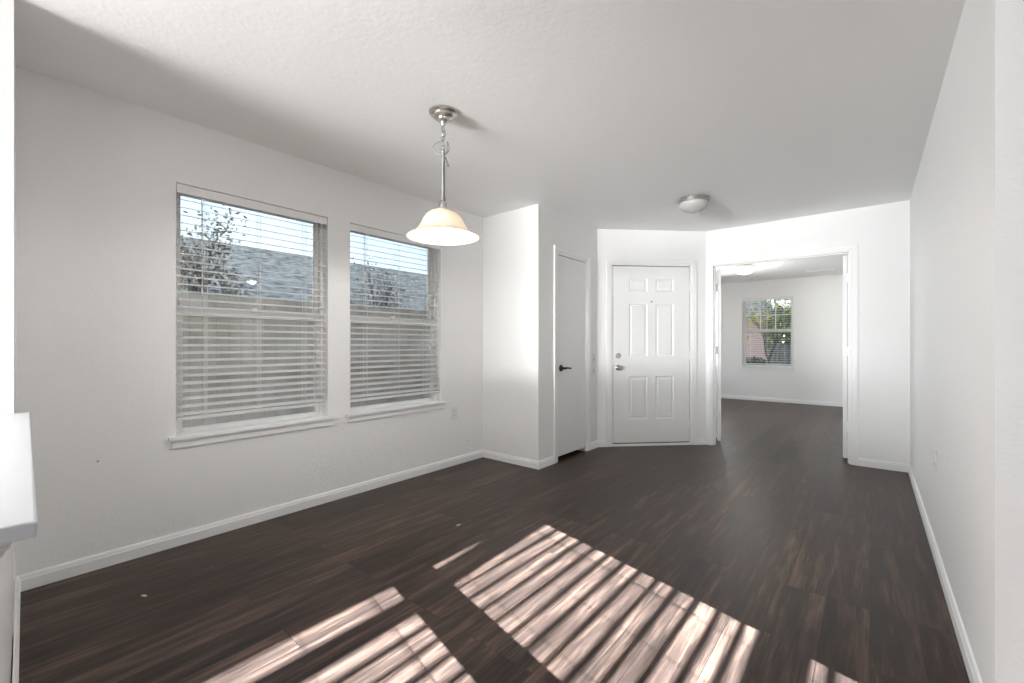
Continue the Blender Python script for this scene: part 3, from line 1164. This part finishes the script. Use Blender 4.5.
# ------------------------------------------------------------------ plates
def plate(name, loc, rz, label, cat, kind):
    """local +y out of the wall"""
    r = empty(name, loc, rz)
    tag(r, label, cat)
    MB().box(-0.035, 0.035, 0, 0.006, -0.0575, 0.0575).build('cover_plate', M['plate'], r, bevel=0.003)
    if kind == 'outlet':
        for z in (0.02, -0.02):
            s = MB()
            s.box(-0.0165, 0.0165, 0.006, 0.008, z - 0.0135, z + 0.0135)
            so_ = s.build('socket', M['plate'], r, bevel=0.003)
            q = MB()
            q.box(-0.0075, -0.0055, 0.008, 0.0085, z - 0.003, z + 0.006)
            q.box(0.0055, 0.0075, 0.008, 0.0085, z - 0.003, z + 0.005)
            q.tube([(0, 0.0078, z - 0.008), (0, 0.0085, z - 0.008)], 0.0025, 8)
            q.build('slots', M['slot'], so_)
        s = MB()
        s.tube([(0, 0.006, 0), (0, 0.0075, 0)], 0.003, 10)
        s.build('screw', M['plate'], r)
    else:
        MB().box(-0.006, 0.006, 0.006, 0.008, -0.012, 0.012).build('toggle_slot', M['slot'], r)
        t = MB()
        t.box(-0.004, 0.004, 0.0, 0.016, -0.004, 0.004, Matrix.Translation((0, 0.006, 0.002)) @ Matrix.Rotation(R(25), 4, 'X'))
        t.build('toggle', M['plate'], r, bevel=0.001)
        for z in (0.03, -0.03):
            s = MB()
            s.tube([(0, 0.006, z), (0, 0.0075, z)], 0.003, 10)
            s.build('screw', M['plate'], r)
    return r


plate('wall_outlet', (XL, 2.861, 0.496), R(-90), 'outlet plate low on the left wall beside the window sill', 'outlet', 'outlet')
plate('wall_outlet', (XR, 3.28, 0.52), R(90), 'outlet plate low on the long right wall', 'outlet', 'outlet')
plate('light_switch', (XC, 4.285, 0.985), R(-90), 'upper light switch between the closet door and front door', 'light switch', 'switch')
plate('light_switch', (XC, 4.285, 0.860), R(-90), 'lower light switch between the closet door and front door', 'light switch', 'switch')

# pale scraps on the floor
for (x, y, rz, lb) in ((-2.56, 0.47, 0.4, 'tiny pale wood chip on the floor near the left wall'),
                       (-2.02, 1.92, 1.2, 'tiny pale chip on the floor in front of the second window')):
    c = MB().add([(-0.016, -0.004, 0.0005), (0.010, -0.006, 0.0005), (0.017, 0.003, 0.0005), (-0.006, 0.006, 0.0005),
                  (-0.014, -0.003, 0.004), (0.009, -0.004, 0.003), (0.014, 0.002, 0.006), (-0.005, 0.004, 0.004)],
                 [(3, 2, 1, 0), (4, 5, 6, 7), (0, 1, 5, 4), (1, 2, 6, 5), (2, 3, 7, 6), (3, 0, 4, 7)])
    o = c.build('wood_chip', M['chip'])
    o.location = (x, y, 0)
    o.rotation_euler = (0, 0, rz)
    tag(o, lb, 'chip')

# ------------------------------------------------------------------ unseen house masses
ub = MB()
ub.box(-3.207, 2.856, -7.65, 10.19, H + 0.14, 5.5)
struct(ub.build('wall_upper_shade', M['stucco']), 'unseen upper storey added to shade the side yard', 'wall')
rf = MB()
rf.add([(-3.6, -8.0, 5.5), (3.25, -8.0, 5.5), (3.25, 10.5, 5.5), (-3.6, 10.5, 5.5), (-0.2, -8.0, 9.6), (-0.2, 10.5, 9.6)],
       [(3, 2, 1, 0), (0, 1, 4), (2, 3, 5), (0, 4, 5, 3), (1, 2, 5, 4)])
struct(rf.build('roof', M['roof']), 'pitched shingle roof of the house, raised to shade the side yard', 'roof')
gw = MB()
gw.box(1.6, 7.5, 10.2, 22.0, -0.15, 5.3)  # added only as a shade caster for the front yard
struct(gw.build('wall_yard_shade', M['stucco']), 'unseen block added to shade the front yard', 'wall')
gr = MB()
gr.add([(1.3, 10.2, 5.3), (7.8, 10.2, 5.3), (7.8, 22.3, 5.3), (1.3, 22.3, 5.3), (4.5, 10.2, 7.8), (4.5, 22.3, 7.8)],
       [(3, 2, 1, 0), (0, 1, 4), (2, 3, 5), (0, 4, 5, 3), (1, 2, 5, 4)])
struct(gr.build('roof_yard_shade', M['roof']), 'roof of the block added to shade the front yard', 'roof')

g = MB()
g.box(-60, 40, -40, 70, -0.5, -0.16)
struct(g.build('ground', M['grass']), 'patchy winter lawn around the house', 'ground')
mu_ = MB()
mu_.box(2.87, 30, -25, 10, -0.159, -0.13)  # dark slab added over the lawn to weaken its bounced light
struct(mu_.build('ground_bounce_cut', M['dim_ground']), 'dark ground added on the sunny side to cut bounced sun', 'ground')
pa = MB()
pa.box(-4.0, 3.5, -12.5, -7.66, -0.159, -0.03)
struct(pa.build('patio', M['patio']), 'pale concrete patio behind the house', 'patio')
ke = MB()
ke.box(-6.25, -5.9, -2, 13, -0.159, 0.0)
struct(ke.build('trim_2', M['kerb']), 'pale concrete edging along the foot of the side fence', 'edging')


# ------------------------------------------------------------------ side fence
def fence(name, p0, p1, zb, zt, bw_, gap, material, label, pointed=False):
    r = empty(name, (p0[0], p0[1], 0), math.atan2(p1[1] - p0[1], p1[0] - p0[0]))
    tag(r, label, 'fence')
    Lf = math.hypot(p1[0] - p0[0], p1[1] - p0[1])
    rn = random.Random(5)
    b = MB()
    x = 0
    while x < Lf:
        zt_ = zt + rn.uniform(-0.012, 0.012)
        if pointed:
            b.add([(x, -0.009, zb), (x + bw_, -0.009, zb), (x + bw_, -0.009, zt_ - 0.04), (x + bw_ / 2, -0.009, zt_), (x, -0.009, zt_ - 0.04),
                   (x, 0.009, zb), (x + bw_, 0.009, zb), (x + bw_, 0.009, zt_ - 0.04), (x + bw_ / 2, 0.009, zt_), (x, 0.009, zt_ - 0.04)],
                  [(0, 1, 2, 3, 4), (9, 8, 7, 6, 5), (0, 5, 6, 1), (1, 6, 7, 2), (2, 7, 8, 3), (3, 8, 9, 4), (4, 9, 5, 0)])
        else:
            b.box(x, x + bw_, -0.009 + rn.uniform(-0.003, 0.003), 0.009, zb, zt_)
        x += bw_ + gap
    b.build('board_panel', material, r)
    q = MB()
    for z in (zb + 0.25, (zb + zt) / 2, zt - 0.2):
        q.box(0, Lf, 0.012, 0.05, z - 0.04, z + 0.04)
    q.build('rail', material, r)
    x = 0.0
    while x <= Lf + 0.01:
        MB().box(x - 0.045, x + 0.045, 0.05, 0.14, zb, zt + 0.01).build('post', material, r)
        x += 2.4
    return r


fence('wooden_fence', (-6.5, 13.0), (-6.5, -3.0), -0.16, 1.78, 0.14, 0.004, M['fence'],
      'weathered brown board fence outside the two left windows')
fence('picket_fence', (-2.42, 16.0), (1.4, 16.0), -0.16, 1.15, 0.085, 0.03, M['fence_grey'],
      'grey picket fence in the front yard seen through the office window', True)

# ------------------------------------------------------------------ neighbouring houses


def house(name, label, x0, x1, y0, y1, ze, zr, axis, wm, rm, windows=()):
    r = empty(name, ((x0 + x1) / 2, (y0 + y1) / 2, -0.16))
    tag(r, label, 'house')
    hx_, hy = (x1 - x0) / 2, (y1 - y0) / 2
    MB().box(-hx_, hx_, -hy, hy, 0, ze + 0.16).build('wall', wm, r)
    e = ze + 0.16
    t = zr + 0.16
    o_ = 0.35
    m = MB()
    if axis == 'Y':
        vs = [(-hx_ - o_, -hy - o_, e - 0.1), (hx_ + o_, -hy - o_, e - 0.1), (hx_ + o_, hy + o_, e - 0.1), (-hx_ - o_, hy + o_, e - 0.1),
              (0, -hy + 1.2, t), (0, hy - 1.2, t)]
        fs = [(3, 2, 1, 0), (0, 1, 4), (2, 3, 5), (0, 4, 5, 3), (1, 2, 5, 4)]
    else:
        vs = [(-hx_ - o_, -hy - o_, e - 0.1), (hx_ + o_, -hy - o_, e - 0.1), (hx_ + o_, hy + o_, e - 0.1), (-hx_ - o_, hy + o_, e - 0.1),
              (-hx_ + 1.0, 0, t), (hx_ - 1.0, 0, t)]
        fs = [(3, 2, 1, 0), (0, 1, 5, 4), (1, 2, 5), (2, 3, 4, 5), (3, 0, 4)]
    m.add(vs, fs)
    m.build('roof', rm, r)
    gt = MB()
    gt.box(-hx_ - o_ - 0.02, hx_ + o_ + 0.02, -hy - o_ - 0.02, -hy - o_, e - 0.24, e - 0.1)
    gt.box(-hx_ - o_ - 0.02, hx_ + o_ + 0.02, hy + o_, hy + o_ + 0.02, e - 0.24, e - 0.1)
    gt.box(-hx_ - o_ - 0.02, -hx_ - o_, -hy - o_, hy + o_, e - 0.24, e - 0.1)
    gt.box(hx_ + o_, hx_ + o_ + 0.02, -hy - o_, hy + o_, e - 0.24, e - 0.1)
    gt.build('fascia', M['stucco'], r)
    return r


house('house', 'low neighbouring house with a dark grey shingle roof behind the side fence', -15.6, -10.0, -9, 24, 2.05, 3.75, 'Y',
      M['stucco'], M['roof'])
house('house', 'pink brick neighbouring building seen through the office window', -9.0, -3.3, 20.0, 27, 2.4, 3.6, 'X', M['brick'], M['roof'])


# ------------------------------------------------------------------ trees and shrubs
def tree(name, label, cat, loc, height, spread, nleaf, leaf, leafmat, seed, trunk_r=0.12, crown0=0.35, sparse=False):
    rn = random.Random(seed)
    r = empty(name, loc)
    tag(r, label, cat)
    tips = []
    t = MB()

    def branch(p, d, ln, rad, depth):
        pts, rr = [p], [rad]
        q = p.copy()
        dd = d.copy()
        n = 4
        for i in range(n):
            dd = (dd + Vector((rn.uniform(-1, 1), rn.uniform(-1, 1), rn.uniform(-0.3, 0.6))) * 0.18).normalized()
            q = q + dd * ln / n
            pts.append(q.copy())
            rr.append(rad * (1 - 0.55 * (i + 1) / n))
            if depth < 3 and i >= 1:
                for _ in range(2 if depth else 2):
                    a = Vector((rn.uniform(-1, 1), rn.uniform(-1, 1), rn.uniform(0.0, 0.9))).normalized()
                    nd = (dd * 0.7 + a * spread).normalized()
                    branch(q.copy(), nd, ln * rn.uniform(0.5, 0.72), rr[-1] * 0.6, depth + 1)
            if depth >= 2:
                tips.append(q.copy())
        t.tube(pts, rr, 6 if depth < 2 else 4)
    branch(Vector((0, 0, -0.02)), Vector((0, 0, 1)), height * 0.55, trunk_r, 0)
    t.build('trunk', M['bark'], r)
    f = MB()
    for _ in range(nleaf):
        c = rn.choice(tips) + Vector((rn.gauss(0, 1), rn.gauss(0, 1), rn.gauss(0, 1))) * height * 0.045
        if c.z < height * crown0 * 0.5:
            continue
        a = Vector((rn.gauss(0, 1), rn.gauss(0, 1), rn.gauss(0, 1))).normalized()
        b = a.orthogonal().normalized()
        s = leaf * rn.uniform(0.6, 1.3)
        m_ = a.cross(b) * s * 0.12
        f.add([c - a * s, c - b * s * 0.45 + m_, c + a * s, c + b * s * 0.45 + m_], [(0, 1, 2, 3)])
    f.build('foliage', leafmat, r, recalc=False)
    return r


def shrub(name, label, loc, rx, ry, rzz, nleaf, leaf, leafmat, seed):
    rn = random.Random(seed)
    r = empty(name, loc)
    tag(r, label, 'shrub')
    t = MB()
    for k in range(9):
        a = rn.uniform(0, 6.28)
        t.tube([(0, 0, 0), (math.cos(a) * rx * 0.3, math.sin(a) * ry * 0.3, rzz * 0.5), (math.cos(a) * rx * 0.7, math.sin(a) * ry * 0.7, rzz * 1.3)],
               [0.03, 0.02, 0.008], 5)
    t.build('stem', M['bark'], r)
    f = MB()
    for _ in range(nleaf):
        d = Vector((rn.gauss(0, 1), rn.gauss(0, 1), rn.gauss(0, 1))).normalized() * (rn.random() ** 0.4)
        c = Vector((d.x * rx, d.y * ry, rzz + d.z * rzz * 0.95))
        a = Vector((rn.gauss(0, 1), rn.gauss(0, 1), rn.gauss(0, 1))).normalized()
        b = a.orthogonal().normalized()
        s = leaf * rn.uniform(0.6, 1.3)
        f.add([c - a * s, c - b * s * 0.5, c + a * s, c + b * s * 0.5], [(0, 1, 2, 3)])
    f.build('foliage', leafmat, r, recalc=False)
    return r


G = -0.16
# side yard: thin winter trees rising by the neighbour's roof
tree('tree', 'thin brownish winter tree over the neighbouring roof, behind the nearer left window', 'tree', (-7.9, 2.0, G), 2.9, 0.6, 1500, 0.04, M['leaf_brown'], 11, 0.08)
tree('tree', 'sparse winter tree in the side yard, behind the second window', 'tree', (-8.3, 5.5, G), 2.9, 0.6, 500, 0.035, M['leaf_brown'], 12, 0.10)
# front yard
tree('tree', 'tall dark leafy tree farthest behind the pink brick building', 'tree', (-8.6, 40.0, G), 11.0, 1.0, 6500, 0.20, M['leaf_dark'], 21, 0.25)
tree('tree', 'dark leafy tree rising just over the roof of the pink brick building', 'tree', (-6.6, 30.2, G), 7.0, 0.6, 4500, 0.17, M['leaf_dark'], 22, 0.2, 0.4)
tree('tree', 'dark leafy tree beyond the grey picket fence', 'tree', (-1.7, 25.2, G), 7.5, 0.6, 8000, 0.18, M['leaf_dark'], 23, 0.2)
tree('tree', 'small yellow leaved tree in the front yard', 'tree', (-2.42, 14.4, G), 3.2, 0.5, 130, 0.10, M['leaf_yellow'], 24, 0.05)
shrub('shrub', 'bright green leafy shrub behind the grey picket fence', (-2.15, 17.6, G), 0.75, 0.7, 1.45, 2600, 0.075, M['leaf_green'], 31)
shrub('shrub', 'dark low shrub against the pink brick building', (-3.6, 18.9, G), 0.8, 0.5, 0.42, 1500, 0.06, M['leaf_dark'], 32)

# ------------------------------------------------------------------ shared phrases for things of one kind
GROUPS = {'window_blind': 'horizontal window blinds', 'ceiling_light': 'flush ceiling lights', 'wall_outlet': 'outlet plates on the walls',
          'light_switch': 'light switches beside the front door', 'tree': 'trees outside the windows', 'house': 'neighbouring houses',
          'wood_chip': 'pale chips on the floor', 'shrub': 'shrubs in the front yard'}
for o in list(COL.objects):
    k = o.name.split('.')[0]
    if o.parent is None and k in GROUPS and 'kind' not in o:
        o['group'] = GROUPS[k]
